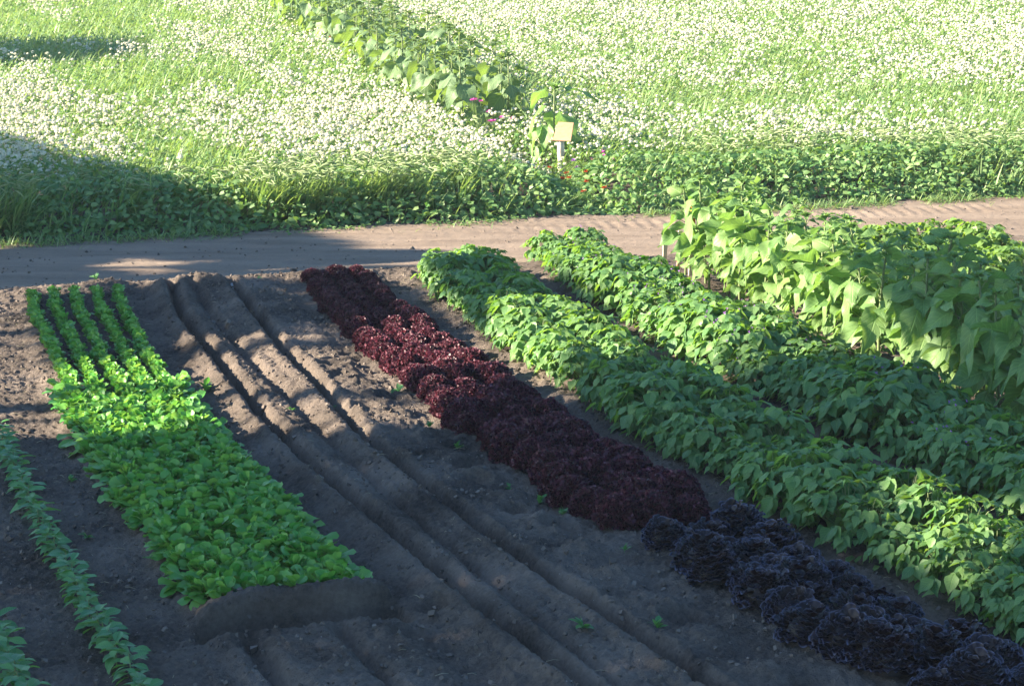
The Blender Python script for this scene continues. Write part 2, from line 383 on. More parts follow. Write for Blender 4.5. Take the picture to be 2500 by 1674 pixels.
P_OVAL = [(0, .04), (.15, .2), (.4, .34), (.65, .3), (.88, .13), (1, .02)]
P_BUCK = [(0, .25), (.12, .45), (.35, .42), (.7, .2), (1, .02)]
P_BLADE = [(0, .03), (.3, .045), (.7, .03), (1, .003)]
BEANL = [leaf(P_BEAN, 6, 5, f, c, .05, s) for s, (f, c) in enumerate([(.25, .25), (.4, .1), (.15, .4), (-.15, .3)])]
SUNL = [leaf(P_SUNF, 9, 7, f, c, .085, s) for s, (f, c) in enumerate([(.3, .35), (.15, .55), (.5, .15), (-.15, .45), (.2, .75)])]
SALL = [leaf(P_SALAD, 6, 4, f, c, .05, s) for s, (f, c) in enumerate([(.3, .3), (.5, -.1), (.1, .5), (-.2, .2)])]
OVAL = [leaf(P_OVAL, 5, 5, f, c, .03, s) for s, (f, c) in enumerate([(.3, .25), (.15, .4), (.4, .1)])]
BUCK = [leaf(P_BUCK, 3, 3, f, c, .0, s) for s, (f, c) in enumerate([(.4, .2), (-.2, .3)])]
BLADE = [leaf(P_BLADE, 5, 2, 0, c, .0, s) for s, c in enumerate([.15, .4, .75])]
def scat(mb, bases, d, n, s, P, mi=0, r=rng):
    """spread base shapes over points P with directions d, normals n and sizes s"""
    k = len(P); pick = r.integers(0, len(bases), k); M = frames(d, n, s)
    for b in range(len(bases)):
        q = pick == b
        if q.any(): mb.inst(bases[b], M[q], np.asarray(P)[q], mi)
def sphdir(th, el): return np.stack([np.cos(th) * np.cos(el), np.sin(th) * np.cos(el), np.sin(el)], -1)

# ---------------------------------------------------------------- salad bed (dense leaves nobody could count)
def salad():
    mb = MB(); r = np.random.default_rng(11)
    rows = [1.60, 1.78, 1.96, 2.14, 2.32]
    for wc in rows:
        T = np.arange(11.62, 21.1, .036); k = len(T)
        w = 1.96 + (wc - 1.96) * np.interp(T, [18, 21], [1, 1.12]) - .04 * sst(T, 18, 21) + BOW(T) + r.normal(0, .017, k)
        close = 1 - sst(T, 16.2, 17.5)
        w = w + close * r.normal(0, .045, k)
        T = T + r.normal(0, .015, k)
        if wc < 1.7: T, w, close = T[T > 11.54], w[T > 11.54], close[T > 11.54]
        x, y = XY(w, T); z = gz(w, T)
        nl = 17
        for j in range(nl):
            th = r.uniform(0, 2 * math.pi, len(T)); el = r.uniform(0, 1, len(T)) * (R(82) - np.interp(T, [16, 17.2], [R(18), R(50)])) + np.interp(T, [16, 17.2], [R(18), R(50)])
            d = sphdir(th, el); s = r.uniform(.048, .086, len(T)) * np.interp(T, [12, 16, 18, 21], [1.15, 1.05, .88, .72])
            n = np.cross(d, sphdir(th + math.pi / 2, np.zeros(len(T)))) ; n = n * -np.sign((n[:, 2:3]) + 1e-6) * -1
            n = n + r.normal(0, .35, n.shape)
            P = np.stack([x, y, z + r.uniform(0, .045, len(T))], -1) + d * np.array([.015, .015, 0])
            scat(mb, SALL, d, n, np.stack([s * 1.25, s, s], -1), P, 0, r)
    # a few leaves flopping over the bed shoulders
    T = r.uniform(11.7, 17.2, 500); side = r.integers(0, 2, 500)
    w = np.where(side, 2.38, 1.54) + BOW(T) + r.normal(0, .03, 500); x, y = XY(w, T)
    th = np.where(side, .3, math.pi + .3) + r.normal(0, .7, 500); d = sphdir(th, r.uniform(-.1, .6, 500))
    s = r.uniform(.08, .14, 500)
    scat(mb, SALL, d, np.array([0, 0, 1.]) + r.normal(0, .2, (500, 3)), np.stack([s * 1.25, s, s], -1), np.stack([x, y, gz(w, T) + .03], -1), 0, r)
    o = mb.build("salad_greens", M_GREEN)
    tag(o, "dense bright green salad leaves in five rows merging into one carpet", "salad bed", kind="stuff")
salad()

# ---------------------------------------------------------------- lettuces
def frilly(seed):
    r = np.random.default_rng(seed); mb = MB()
    # inner dome
    k = 2100; th = r.uniform(0, 2 * math.pi, k); e = np.arcsin(r.uniform(-.15, 1, k)); d = sphdir(th, e)
    rad = .134 * (1 + .10 * np.sin(th * 5 + seed) * np.cos(e)) * r.uniform(.86, 1.06, k)
    P = d * rad[:, None] * np.array([1, 1, 1.08]) + np.array([0, 0, .04])
    fr = np.array([[-.5, 0, 0], [0, .15, .35], [.5, 0, -.1], [-.55, .6, .35], [.05, .7, -.3], [.5, .55, .4], [-.4, 1.1, -.2], [0, 1.2, .35], [.45, 1.05, -.1]])
    ff = np.array([(0, 1, 4, 3), (1, 2, 5, 4), (3, 4, 7, 6), (4, 5, 8, 7)]); uv = np.zeros((9, 2)); uv[:, 1] = .5
    up = d * .6 + np.array([0, 0, .5]) + r.normal(0, .45, (k, 3))
    nn = np.cross(up, r.normal(0, 1, (k, 3)))
    keep = P[:, 2] > .004
    scat(mb, [(fr, ff, uv), (fr * [1, 1, -1], ff, uv)], up[keep], nn[keep], r.uniform(.012, .022, keep.sum()), P[keep], 0, r)
    # core so that nothing shows through
    a = np.linspace(0, 2 * math.pi, 13); b = np.linspace(-.2, math.pi / 2, 6); A_, B_ = np.meshgrid(a, b)
    v = np.stack([np.cos(A_) * np.cos(B_) * .104, np.sin(A_) * np.cos(B_) * .104, np.sin(B_) * .112 + .045], -1).reshape(-1, 3)
    i = (np.arange(5)[:, None] * 13 + np.arange(12)[None]).ravel()
    mb.add(v, np.stack([i, i + 1, i + 14, i + 13], -1), None, 0)
    return mb.mesh("red_lettuce", M_RED)
FR = [frilly(s) for s in range(4)]
def rosette(seed):
    r = np.random.default_rng(seed); mb = MB(); bases = []
    for q in range(5):
        nv, nu = 5, 9; u = np.linspace(-1, 1, nu); v = np.linspace(0, 1, nv); U, V = np.meshgrid(u, v)
        hw = np.interp(v, [0, .3, .7, 1], [.15, .5, .78, .72])
        X = U * hw[:, None]; Y = V * (1 - .35 * U ** 2)
        Z = .30 * V * U ** 2 - .22 * V ** 2 + V ** 2 * .13 * np.sin(U * 6 + r.uniform(0, 6)) + V ** 3 * .07 * r.normal(0, 1, U.shape)
        i = (np.arange(nv - 1)[:, None] * nu + np.arange(nu - 1)[None]).ravel()
        bases.append((np.stack([X, Y, Z], -1).reshape(-1, 3), np.stack([i, i + 1, i + nu + 1, i + nu], -1), np.stack([U, V], -1).reshape(-1, 2)))
    k = 170; e = np.arcsin(np.clip(np.linspace(-.02, .98, k) + r.normal(0, .03, k), -.05, 1)); th = np.arange(k) * 2.39996 + r.normal(0, .15, k)
    rad = .135 * r.uniform(.85, 1.12, k) * (1 + .10 * np.sin(th * 3 + seed))
    P = np.stack([np.cos(th) * np.cos(e) * rad, np.sin(th) * np.cos(e) * rad, .035 + np.sin(e) * rad * 1.0], -1)
    tilt = .15 + e * .75 + r.normal(0, .18, k)
    d = sphdir(th + r.normal(0, .3, k), tilt); n = sphdir(th + math.pi, math.pi / 2 - tilt)
    scat(mb, bases, d, n, r.uniform(.042, .066, k) * (1 - .35 * np.clip(e, 0, 2) / 1.57), P, 0, r)
    a = np.linspace(0, 2 * math.pi, 13); b = np.linspace(-.2, math.pi / 2, 6); A_, B_ = np.meshgrid(a, b)
    v = np.stack([np.cos(A_) * np.cos(B_) * .115, np.sin(A_) * np.cos(B_) * .115, np.sin(B_) * .115 + .03], -1).reshape(-1, 3)
    i = (np.arange(5)[:, None] * 13 + np.arange(12)[None]).ravel()
    mb.add(v, np.stack([i, i + 1, i + 14, i + 13], -1), None, 0)
    return mb.mesh("purple_lettuce", M_PURP)
RO = [rosette(s) for s in range(3)]
def lettuces():
    r = np.random.default_rng(5)
    for ri, (wc, nm) in enumerate([(4.22, "left"), (4.46, "middle"), (4.70, "right")]):
        T = np.arange(21.15 - ri * .03, 12.40 - ri * .08, -.272)
        for i, t in enumerate(T):
            t = t + r.normal(0, .012)
            o = link("red_lettuce", FR[int(r.integers(4))])
            o.location = P3(wc + float(BOW(t)) + r.normal(0, .022), t, -.015); o.rotation_euler = (r.normal(0, .12), r.normal(0, .12), r.uniform(0, 6.3))
            s = r.uniform(.88, 1.14) * np.interp(t, [12, 16, 21], [1.10, 1.0, .74]); o.scale = (s, s, s * r.uniform(.9, 1.05))
            tag(o, "dark red frilly lettuce, %s from the dirt road in the %s row" % (ORD[i], nm), "lettuce", "red frilly lettuces in three rows")
    for ri, (wc, nm) in enumerate([(4.36, "left"), (4.61, "middle"), (4.86, "right")]):
        T = np.arange(11.98 - (ri == 1) * .13, 9.2, -.25)
        for i, t in enumerate(T):
            if ri == 0 and i == 1: continue
            o = link("purple_lettuce", RO[int(r.integers(3))])
            o.location = P3(wc + float(BOW(t)) + r.normal(0, .035), t + r.normal(0, .035), -.01); o.rotation_euler = (r.normal(0, .12), r.normal(0, .12), r.uniform(0, 6.3))
            s = r.uniform(.74, 1.05); o.scale = (s, s, s * r.uniform(.85, 1.15))
            tag(o, "glossy purple black lettuce, %s from the red lettuces in the %s row" % (ORD[i], nm), "lettuce", "purple black lettuces in the foreground")
lettuces()

# ---------------------------------------------------------------- bush beans
def bean(seed, ntri=62, h=.40, rad=.26, pods=False):
    r = np.random.default_rng(seed); fo = MB(); st = MB(); fl = MB()
    st.tube([(0, 0, -.02), (r.normal(0, .02), r.normal(0, .02), h * .4), (r.normal(0, .04), r.normal(0, .04), h * .75)], [.006, .005, .003], 5)
    for k in range(ntri):
        th = r.uniform(0, 2 * math.pi); q = r.uniform(0, 1) ** .8; e = math.asin(min(1, q))
        rr = r.uniform(.72, 1.05)
        c = np.array([math.cos(th) * math.cos(e) * rad * rr, math.sin(th) * math.cos(e) * rad * rr, .10 + math.sin(e) * (h - .12) * rr])
        st.tube([(c[0] * .15, c[1] * .15, c[2] * .5), (c[0] * .65, c[1] * .65, c[2] * .9), c], [.0025, .0022, .0018], 3)
        out = np.array([math.cos(th), math.sin(th), 0.])
        droop = r.uniform(-.1, .6) + (1 - math.sin(e)) * .6
        for kk, da in enumerate((0, 1.25, -1.25)):
            a = th + da + r.normal(0, .2)
            d = np.array([math.cos(a) * math.cos(droop), math.sin(a) * math.cos(droop), -math.sin(droop)])
            n = np.array([math.cos(th) * math.sin(droop), math.sin(th) * math.sin(droop), math.cos(droop)]) + r.normal(0, .22, 3)
            s = r.uniform(.062, .115) * (1 if kk == 0 else .9)
            p = c + out * (.02 if kk == 0 else 0)
            scat(fo, BEANL, d[None], n[None], np.array([[s * .98, s, s]]), p[None], 0, r)
        if pods and r.uniform() < .08:
            p = c + np.array([r.normal(0, .02), r.normal(0, .02), .03])
            scat(fl, OVAL, r.normal(0, 1, (4, 3)), r.normal(0, 1, (4, 3)), np.full(4, .012), np.tile(p, (4, 1)), 0, r)
    # low side shoots
    k = 26; th = r.uniform(0, 6.3, k); P = np.stack([np.cos(th) * rad * .75, np.sin(th) * rad * .75, r.uniform(.03, .15, k)], -1)
    d = sphdir(th, r.uniform(-.7, .1, k)); n = sphdir(th, np.full(k, .7)) + r.normal(0, .2, (k, 3))
    s = r.uniform(.06, .10, k); scat(fo, BEANL, d, n, np.stack([s, s, s], -1), P, 0, r)
    if fl.n: fo.add(np.concatenate(fl.V), np.concatenate(fl.F), np.concatenate(fl.U), 1)
    parts = [("foliage", fo), ("stem", st)]
    return parts
def meshes(parts, mats): return [(n, m.mesh(n, mats[n])) for n, m in parts]
BE = [meshes(bean(100 + s), {"foliage": M_BEAN, "stem": M_STEM}) for s in range(5)]
BF = [meshes(bean(200 + s, 64, .40, .26, True), {"foliage": [M_BEAN, M_LILAC], "stem": M_STEM}) for s in range(4)]
BY = [meshes(bean(300 + s, 60, .42, .28), {"foliage": M_BEAN2, "stem": M_STEM}) for s in range(3)]
def beans():
    r = np.random.default_rng(21)
    for (wc, T0, T1, kind, txt, sc) in [(5.44, 21.05, 9.3, BE, "leftmost bean row", 1.0), (5.84, 21.35, 9.3, BE, "second bean row", 1.0),
                                       (6.78, 21.75, 10.6, BF, "third bean row", 1.0), (7.16, 21.75, 11.3, BF, "fourth bean row", 1.0),
                                       (9.75, 20.9, 18.6, BY, "first bean row beyond the sunflowers", 1.0), (10.2, 20.8, 18.4, BY, "second bean row beyond the sunflowers", 1.05),
                                       (10.65, 20.7, 18.8, BY, "third bean row beyond the sunflowers", 1.05), (11.1, 20.6, 19.3, BY, "farthest right bean row", 1.0)]:
        T = np.arange(T0, T1, -.30)
        for i, t in enumerate(T):
            t2 = t + r.normal(0, .03); s = sc * (.78 if i < 3 and kind is not BY else (.95 if t > 17.5 or wc < 6 else 1.12)) * r.uniform(.84, 1.1) * (1 + .10 * math.sin(t * 2.3 + wc))
            fl = " with purple flowers" if kind is BF else ""
            place("bean_plant", kind[int(r.integers(len(kind)))], P3(wc + float(BOW(t2)) + r.normal(0, .03), t2), r.uniform(0, 6.3), s,
                  "bush bean%s, %s from the road in the %s" % (fl, ORD[i], txt), "bean plant", "bush beans in the " + txt)
beans()

# ---------------------------------------------------------------- young seedlings in single rows on the left
def seedling(seed):
    r = np.random.default_rng(seed); fo = MB(); st = MB()
    st.tube([(0, 0, -.02), (0, 0, .05), (.005, .004, .12)], [.004, .004, .003], 4)
    k = 13; th = np.arange(k) * 2.4 + r.normal(0, .3, k); z = np.linspace(.035, .135, k); e = np.linspace(-.2, .35, k)
    s = r.uniform(.055, .092, k)
    d = sphdir(th, e); n = np.array([0, 0, 1.]) + r.normal(0, .22, (k, 3))
    P = np.stack([np.cos(th) * .02, np.sin(th) * .02, z], -1)
    scat(fo, OVAL, d, n, np.stack([s * 1.05, s, s], -1), P, 0, r)
    return meshes([("foliage", fo), ("stem", st)], {"foliage": M_SEED, "stem": M_STEM})
SE = [seedling(s) for s in range(4)]
def seedlings():
    r = np.random.default_rng(3)
    for (T, txt) in [(np.arange(15.9, 10.2, -.135), "single row left of the salad bed"), (np.arange(11.6, 10.3, -.14), "leftmost single row at the bottom corner")]:
        for i, t in enumerate(T):
            w = np.interp(t, [10.71, 11.41, 12.44, 13.5, 15.44], [1.245, 1.174, 1.108, 1.055, .977]) - (.535 if "leftmost" in txt else 0)
            t2 = t + r.normal(0, .015)
            place("bean_seedling", SE[int(r.integers(4))], P3(w + r.normal(0, .012), t2), r.uniform(0, 6.3), r.uniform(.85, 1.2),
                  "young seedling, %s from the far end of the %s" % (ORD[i], txt), "seedling", "seedlings in the " + txt)
seedlings()

# ---------------------------------------------------------------- sunflowers
def sunflower(seed, h=1.05, nl=17, lean=(0, 0), size=.24):
    r = np.random.default_rng(seed); fo = MB(); st = MB()
    zs = np.linspace(-.03, h, 7); ax = np.stack([lean[0] * (zs / h) ** 2 + .015 * np.sin(zs * 5 + seed), lean[1] * (zs / h) ** 2 + .01 * np.cos(zs * 4 + seed), zs], -1)
    st.tube(ax, np.linspace(.014, .008, 7), 7)
    for k in range(nl):
        f = .16 + .84 * k / nl; z = f * h; c = np.array([np.interp(z, zs, ax[:, i]) for i in range(3)])
        th = k * 2.4 + r.normal(0, .3); s = size * (1 - .62 * max(0, f - .72) / .28) * r.uniform(.6, 1.2) * (.7 if f < .3 else 1)
        pet = s * r.uniform(.35, .55); rise = r.uniform(.25, .8) if f < .85 else 1.0
        e1 = c + pet * np.array([math.cos(th) * math.cos(rise), math.sin(th) * math.cos(rise), math.sin(rise)])
        st.tube([c, c + (e1 - c) * .6 + [0, 0, pet * .08], e1], [.005, .004, .003], 4)
        droop = r.uniform(-.35, .95) if f < .85 else r.uniform(-.7, .3)
        a = th + r.normal(0, .25)
        d = np.array([math.cos(a) * math.cos(droop), math.sin(a) * math.cos(droop), -math.sin(droop)])
        n = np.array([math.cos(a) * math.sin(droop), math.sin(a) * math.sin(droop), math.cos(droop)]) + r.normal(0, .45, 3)
        scat(fo, SUNL, d[None], n[None], np.array([[s * r.uniform(.85, 1.1), s, s]]), e1[None], 0, r)
    k = 12; th = np.arange(k) * 2.4; e = np.linspace(.3, 1.35, k); s = np.linspace(.12, .05, k)
    d = sphdir(th, e); n = sphdir(th + math.pi, math.pi / 2 - e)
    scat(fo, SUNL, d, n, np.stack([s * .7, s, s], -1), np.tile(ax[-1], (k, 1)), 0, r)
    bud = MB()
    bud.tube([ax[-1] + [0, 0, z] for z in (-.005, .008, .022, .03)], [.008, .022, .018, .003], 8)
    return [("foliage", fo), ("stem", st), ("bud", bud)]
MS = {"foliage": M_SUNF, "stem": M_STEM, "bud": M_SUNF}
SU = [meshes(sunflower(400 + s, 1.0, 27, (-.05, -.03), .265), MS) for s in range(5)]
MS2 = {"foliage": M_SUNF2, "stem": M_STEM, "bud": M_SUNF2}
SF = [meshes(sunflower(500 + s, 1.10, 18, (.02, .0), .26), MS2) for s in range(4)]
def sunflowers():
    r = np.random.default_rng(9)
    for (wc, T0, T1, txt, off) in [(7.95, 20.42, 12.9, "front row of tall sunflowers", 0), (8.38, 20.15, 14.4, "back row of tall sunflowers", .12)]:
        for i, t in enumerate(np.arange(T0, T1, -.30)):
            w = wc + float(BOW(t)) + r.normal(0, .05); s = r.uniform(.84, 1.02) * (.97 + .05 * math.sin(t * 3)) * (1.08 if i < 3 else 1) * (1.12 if t < 17 else 1)
            place("sunflower", SU[int(r.integers(5))], P3(w, t + off), r.uniform(0, 6.3), s,
                  "tall leafy sunflower, %s from the wooden stakes in the %s" % (ORD[i], "front row" if off == 0 else "back row"), "sunflower", txt)
    for side in (0, 1):
        for i, t in enumerate(np.arange(30.2 + side * .4, 78, .6)):
            w = np.interp(t, [30, 56, 78], [8.80, 11.25, 13.3]) + (side - .5) * .75 + r.normal(0, .1)
            place("sunflower", SF[int(r.integers(4))], P3(w, t + r.normal(0, .1)), r.uniform(0, 6.3), r.uniform(1.08, 1.36),
                  "pale field sunflower, %s from the near end on the row's %s side" % (ORD[i] if i < 50 else "a far one", "right" if side else "left"), "sunflower", "sunflowers among the white flowers")
sunflowers()
def sign_sunflower():
    r = np.random.default_rng(77); fo = MB(); st = MB(); bud = MB()
    h = .92; st.tube([(0, 0, -.02), (.01, 0, .5), (.015, 0, h)], [.013, .011, .008], 7)
    big = [(-.9, .62, .30, .62), (.05, .85, .27, -.15), (2.9, .70, .30, .75), (2.5, .86, .24, .55), (-.5, .48, .27, .8), (3.5, .48, .25, .8), (.5, .40, .24, .6), (-2.1, .5, .22, .9), (-1.2, .34, .22, .8), (1.6, .6, .24, .5), (-2.7, .28, .22, .7), (.2, .25, .2, .5), (3.1, .22, .2, .5)]
    for th, z, s, droop in big:
        s = s * 1.12
        c = np.array([.01, 0, z]); e1 = c + .12 * np.array([math.cos(th), math.sin(th), .5])
        st.tube([c, e1], [.004, .003], 4)
        d = np.array([math.cos(th) * math.cos(droop), math.sin(th) * math.cos(droop), -math.sin(droop)])
        n = np.array([math.cos(th) * math.sin(droop), math.sin(th) * math.sin(droop), math.cos(droop)]) + r.normal(0, .12, 3)
        scat(fo, SUNL, d[None], n[None], np.array([[s * .95, s, s]]), e1[None], 0, r)
    k = 11; th = np.arange(k) * 2.4; e = np.linspace(.8, 1.4, k); s = np.linspace(.13, .06, k)
    scat(fo, SUNL, sphdir(th, e), sphdir(th + math.pi, math.pi / 2 - e), np.stack([s * .6, s, s], -1), np.tile([.015, 0, h], (k, 1)), 0, r)
    bud.tube([(.015, 0, h - .005), (.015, 0, h + .01), (.015, 0, h + .025)], [.008, .02, .004], 8)
    place("sunflower", meshes([("foliage", fo), ("stem", st), ("bud", bud)], MS), P3(8.92, 27.6), 0, 1.3, "lone sunflower with broad leaves right behind the wooden sign", "sunflower", None)
sign_sunflower()

# ---------------------------------------------------------------- sign, stakes, marker
def sign():
    x, y, z = P3(8.84, 27.0)
    root = bpy.data.objects.new("sign_post", None); scene.collection.objects.link(root); root.location = (x, y, z)
    tag(root, "small pale wooden sign board on a thick white post at the field edge", "sign")
    mb = MB(); zs = np.linspace(-.05, .63, 12)
    mb.tube([(.006 * math.sin(q * 9), .004 * math.cos(q * 7), q) for q in zs], .046 + .003 * np.sin(zs * 31), 12); mb.build("post", M_POST, root)
    mb = MB(); t = R(-36); c, s = math.cos(t), math.sin(t); g = R(-22); M = np.array([[math.cos(g), -math.sin(g), 0], [math.sin(g), math.cos(g), 0], [0, 0, 1]]) @ np.array([[1, 0, 0], [0, c, -s], [0, s, c]])
    v = []
    bb = bpy.data.meshes.new("board")
    w1, w2, hh, th_ = .105, .125, .27, .018
    vv = np.array([(-w2, -th_, 0), (w2, -th_, 0), (w1, -th_, hh), (-w1, -th_, hh), (-w2, 0, 0), (w2, 0, 0), (w1, 0, hh), (-w1, 0, hh)]) @ np.array(M).T + [0.005, -.06, .60]
    mb.add(vv, [(0, 1, 2, 3), (5, 4, 7, 6), (0, 4, 5, 1), (3, 2, 6, 7), (1, 5, 6, 2), (0, 3, 7, 4)], vv[:, [0, 2]])
        # faint, unreadable rows of weathered writing
    r = np.random.default_rng(2)
    for row, q in enumerate((.20, .155, .11, .065)):
        u = -.085
        while u < .08:
            wd = r.uniform(.012, .035); a = np.array([(u, -th_ - .0015, q), (min(u + wd, .085), -th_ - .0015, q), (min(u + wd, .085), -th_ - .0015, q + .007), (u, -th_ - .0015, q + .007)])
            mb.add(a @ np.array(M).T + [0.005, -.06, .60], [(0, 1, 2, 3)], None, 1); u += wd + .012
    mb.build("board", [M_BOARD, M_INK], root, False)
sign()
def stake(w, T, h, rad, mats, label, tilt=0.):
    x, y, z = P3(w, T); mb = MB()
    root = bpy.data.objects.new("wooden_stake", None); scene.collection.objects.link(root); root.location = (x, y, z); root.rotation_euler = (0, tilt, .2)
    mb.box((-rad, -rad * .6, -.05), (rad, rad * .6, h * .62)); mb.build("shaft", mats[0], root, False)
    mb = MB(); mb.box((-rad - .002, -rad * .6 - .002, h * .62), (rad + .002, rad * .6 + .002, h)); mb.build("painted_top", mats[1], root, False)
    tag(root, label, "stake", "wooden stakes at the sunflower row end")
stake(7.88, 20.72, .42, .020, (M_STAKE, M_STAKE), "plain pale wooden stake, leftmost beside the sunflowers", .02)
stake(7.99, 20.62, .45, .018, (M_STAKER, M_STAKE), "wooden stake with red paint on its lower half between two others", .04)
stake(8.10, 20.56, .70, .020, (M_STAKE, M_STAKEO), "tallest wooden stake with an orange painted top", .03)
mb = MB(); mb.box((-.014, -.003, -.03), (.014, .003, .10)); mb.box((-.010, -.0029, .10), (.010, .0029, .115))
o = mb.build("plant_marker", M_TAG, None, False); o.location = P3(3.60, 21.33); tag(o, "small white plastic marker at the far end of a furrow", "plant marker")

# ---------------------------------------------------------------- low flowers by the sign and by the far sunflowers
def cosmos(seed, h=.45, nf=3, pal=M_PINK, spread=.14, dark=M_FEATH):
    r = np.random.default_rng(seed); fo = MB(); st = MB(); heads = []
    k = 520; c = r.normal(0, 1, (k, 3)) * [spread * .6, spread * .6, h * .17] + [0, 0, h * .40]; c[:, 2] = np.clip(c[:, 2], .01, h)
    d = r.normal(0, 1, (k, 3)) + [0, 0, .8]; scat(fo, BLADE, d, r.normal(0, 1, (k, 3)), np.stack([np.full(k, .10), np.full(k, .055), np.full(k, .05)], -1), c, 0, r)
    for j in range(nf):
        tip = np.array([r.normal(0, spread), r.normal(0, spread * .5), h * r.uniform(.78, 1.05)])
        st.tube([tip * [.2, .2, 0], tip * [.7, .7, .6], tip], [.003, .0025, .002], 3)
        f = MB(); m = 14; th = np.arange(m) * 2 * math.pi / 8; e = np.where(np.arange(m) < 8, .25, .8); s = .045
        dd = sphdir(th, e); scat(f, BUCK, dd, sphdir(th + math.pi, math.pi / 2 - e), np.stack([np.full(m, s * .9), np.full(m, s), np.full(m, s)], -1), np.tile(tip, (m, 1)), 0, r)
        heads.append(("flower", f))
    return [("foliage", fo), ("stem", st)] + heads
def flowers():
    for i, (w, T, h, nf, m, lab, fm) in enumerate([
        (9.12, 26.5, .50, 4, M_PINK, "bright pink cosmos with feathery leaves just right of the sign post", M_FEATH),
        (8.84, 26.45, .42, 2, M_LILAC, "lilac flowers in front of the sign post", M_FEATH),
        (8.85, 29.3, .75, 4, M_PINK, "magenta cosmos at the near end of the far sunflower row", M_FEATH),
        (8.55, 29.9, .85, 4, M_PINK, "magenta flowers among the lowest leaves of the far sunflower row", M_FEATH),
        (9.25, 39.0, .95, 7, M_PALEPINK, "pale pink cosmos on the left side of the far sunflower row", M_FEATH),
        (9.0, 36.2, .80, 3, M_LILAC, "lilac flower poking out left of the far sunflowers", M_FEATH),
        (9.75, 44.5, .85, 3, M_ORANGE, "small red flower left of the far sunflower row", M_FEATH),
        (8.38, 26.0, .42, 2, M_ORANGE, "orange red marigold left of the sign post in shade", M_BUCK),
        (8.55, 25.6, .36, 3, M_ORANGE, "orange red marigold low in front of the sign", M_BUCK),
        (8.70, 25.9, .40, 2, M_ORANGE, "orange red marigold nearest the foot of the sign post", M_BUCK),
        (8.45, 25.1, .30, 2, M_ORANGE, "orange red marigold closest to the dirt road", M_BUCK)]):
        parts = cosmos(40 + i, h, nf, m); mats = {"foliage": fm, "stem": M_STEM, "flower": m}
        place("flowering_plant", meshes(parts, mats), P3(w, T), .3 * i, 1.0 if m is not M_ORANGE else .95, lab, "flowering plant", None)
flowers()

# ---------------------------------------------------------------- flowering field: buckwheat, grasses, foxtails (uncountable)
CLUS = []
for s in range(4):
    r = np.random.default_rng(900 + s); mbv = []; mbf = []
    k = 8; d = sphdir(r.uniform(0, 6.3, k), np.arcsin(r.uniform(0, 1, k)))
    for j in range(k):
        c = d[j] * [1, 1, .7]; a = norm(np.cross(d[j], r.normal(0, 1, 3))); b = np.cross(d[j], a); q = r.uniform(.38, .6)
        mbv += [c - a * q - b * q, c + a * q - b * q, c + a * q + b * q, c - a * q + b * q]; mbf.append([4 * j + i for i in range(4)])
    CLUS.append((np.array(mbv), np.array(mbf), np.zeros((4 * k, 2))))
HEADB = (lambda a: a)(None)
def head_base():
    mb = MB(); t = np.linspace(0, 1, 6); mb.tube(np.stack([np.zeros(6), t, -.45 * t ** 2], -1), [.03, .075, .085, .08, .06, .01], 4)
    return (mb.V[0], mb.F[0], mb.U[0])
HB = head_base()
def in_view(x, y, m=1.6): return np.abs(x) < .232 * y + m
def is_row(w, T): return (np.abs(w - np.interp(T, [30, 56, 78], [8.80, 11.25, 13.3])) < .62) & (T > 30.2)
def canopy(w, T):
    e = T - (24.62 + .22 * fbm(w * 1.3, T * 0, 3, 8) * 2)
    h = .55 * np.clip(e / .75, 0.0, 1) ** .6 * (1 + .30 * fbm(w * .9, T * .7, 3, 12))
    gap = np.exp(-((w - 8.5) / .34) ** 2) * (1 - sst(T, 27.6, 29.5)) * .62          # low spot in front of the sign
    h = h * (1 - gap)
    return np.where(e > 0, h, 0)
def dens(w, T):
    """how flowery (0 grass .. 1 blossom)"""
    left = 1 - sst(w, 8.2, 9.6)
    n = .5 + 1.3 * fbm(w * .95, T * .22, 4, 77) + .5 * fbm(w * 2.5, T * 1.0, 3, 99)
    near = np.exp(-((T - 30.5) / 4.2) ** 2)
    d = n + .22 * near * left - .12 * left * sst(T, 33, 40) + .0 * (1 - left) * sst(T, 29, 33) - .30 * (1 - left) * np.exp(-((T - 35 + (w - 10) * .4) / 3.2) ** 2) * (w < 12.5)
    d = d * left + (.52 + .42 * (n - .5) - .14 * np.exp(-((T - 34 + (w - 10) * .5) / 2.5) ** 2)) * (1 - left)
    d = d * sst(T, 25.5, 26.9)
    d = np.where(is_row(w, T), 0, d) + .30 * (vnoise(w * 4.2, T * 4.2, 33) - .5) * (T > 25.8)
    return np.clip((d - .36) / .34, 0, 1)
def sample(n_m2, T0, T1, r, far=True):
    w0, w1 = -2, 33
    n = int(n_m2 * (T1 - T0) * (w1 - w0)); w = r.uniform(w0, w1, n); T = r.uniform(T0, T1, n); x, y = XY(w, T); k = in_view(x, y)
    return w[k], T[k]
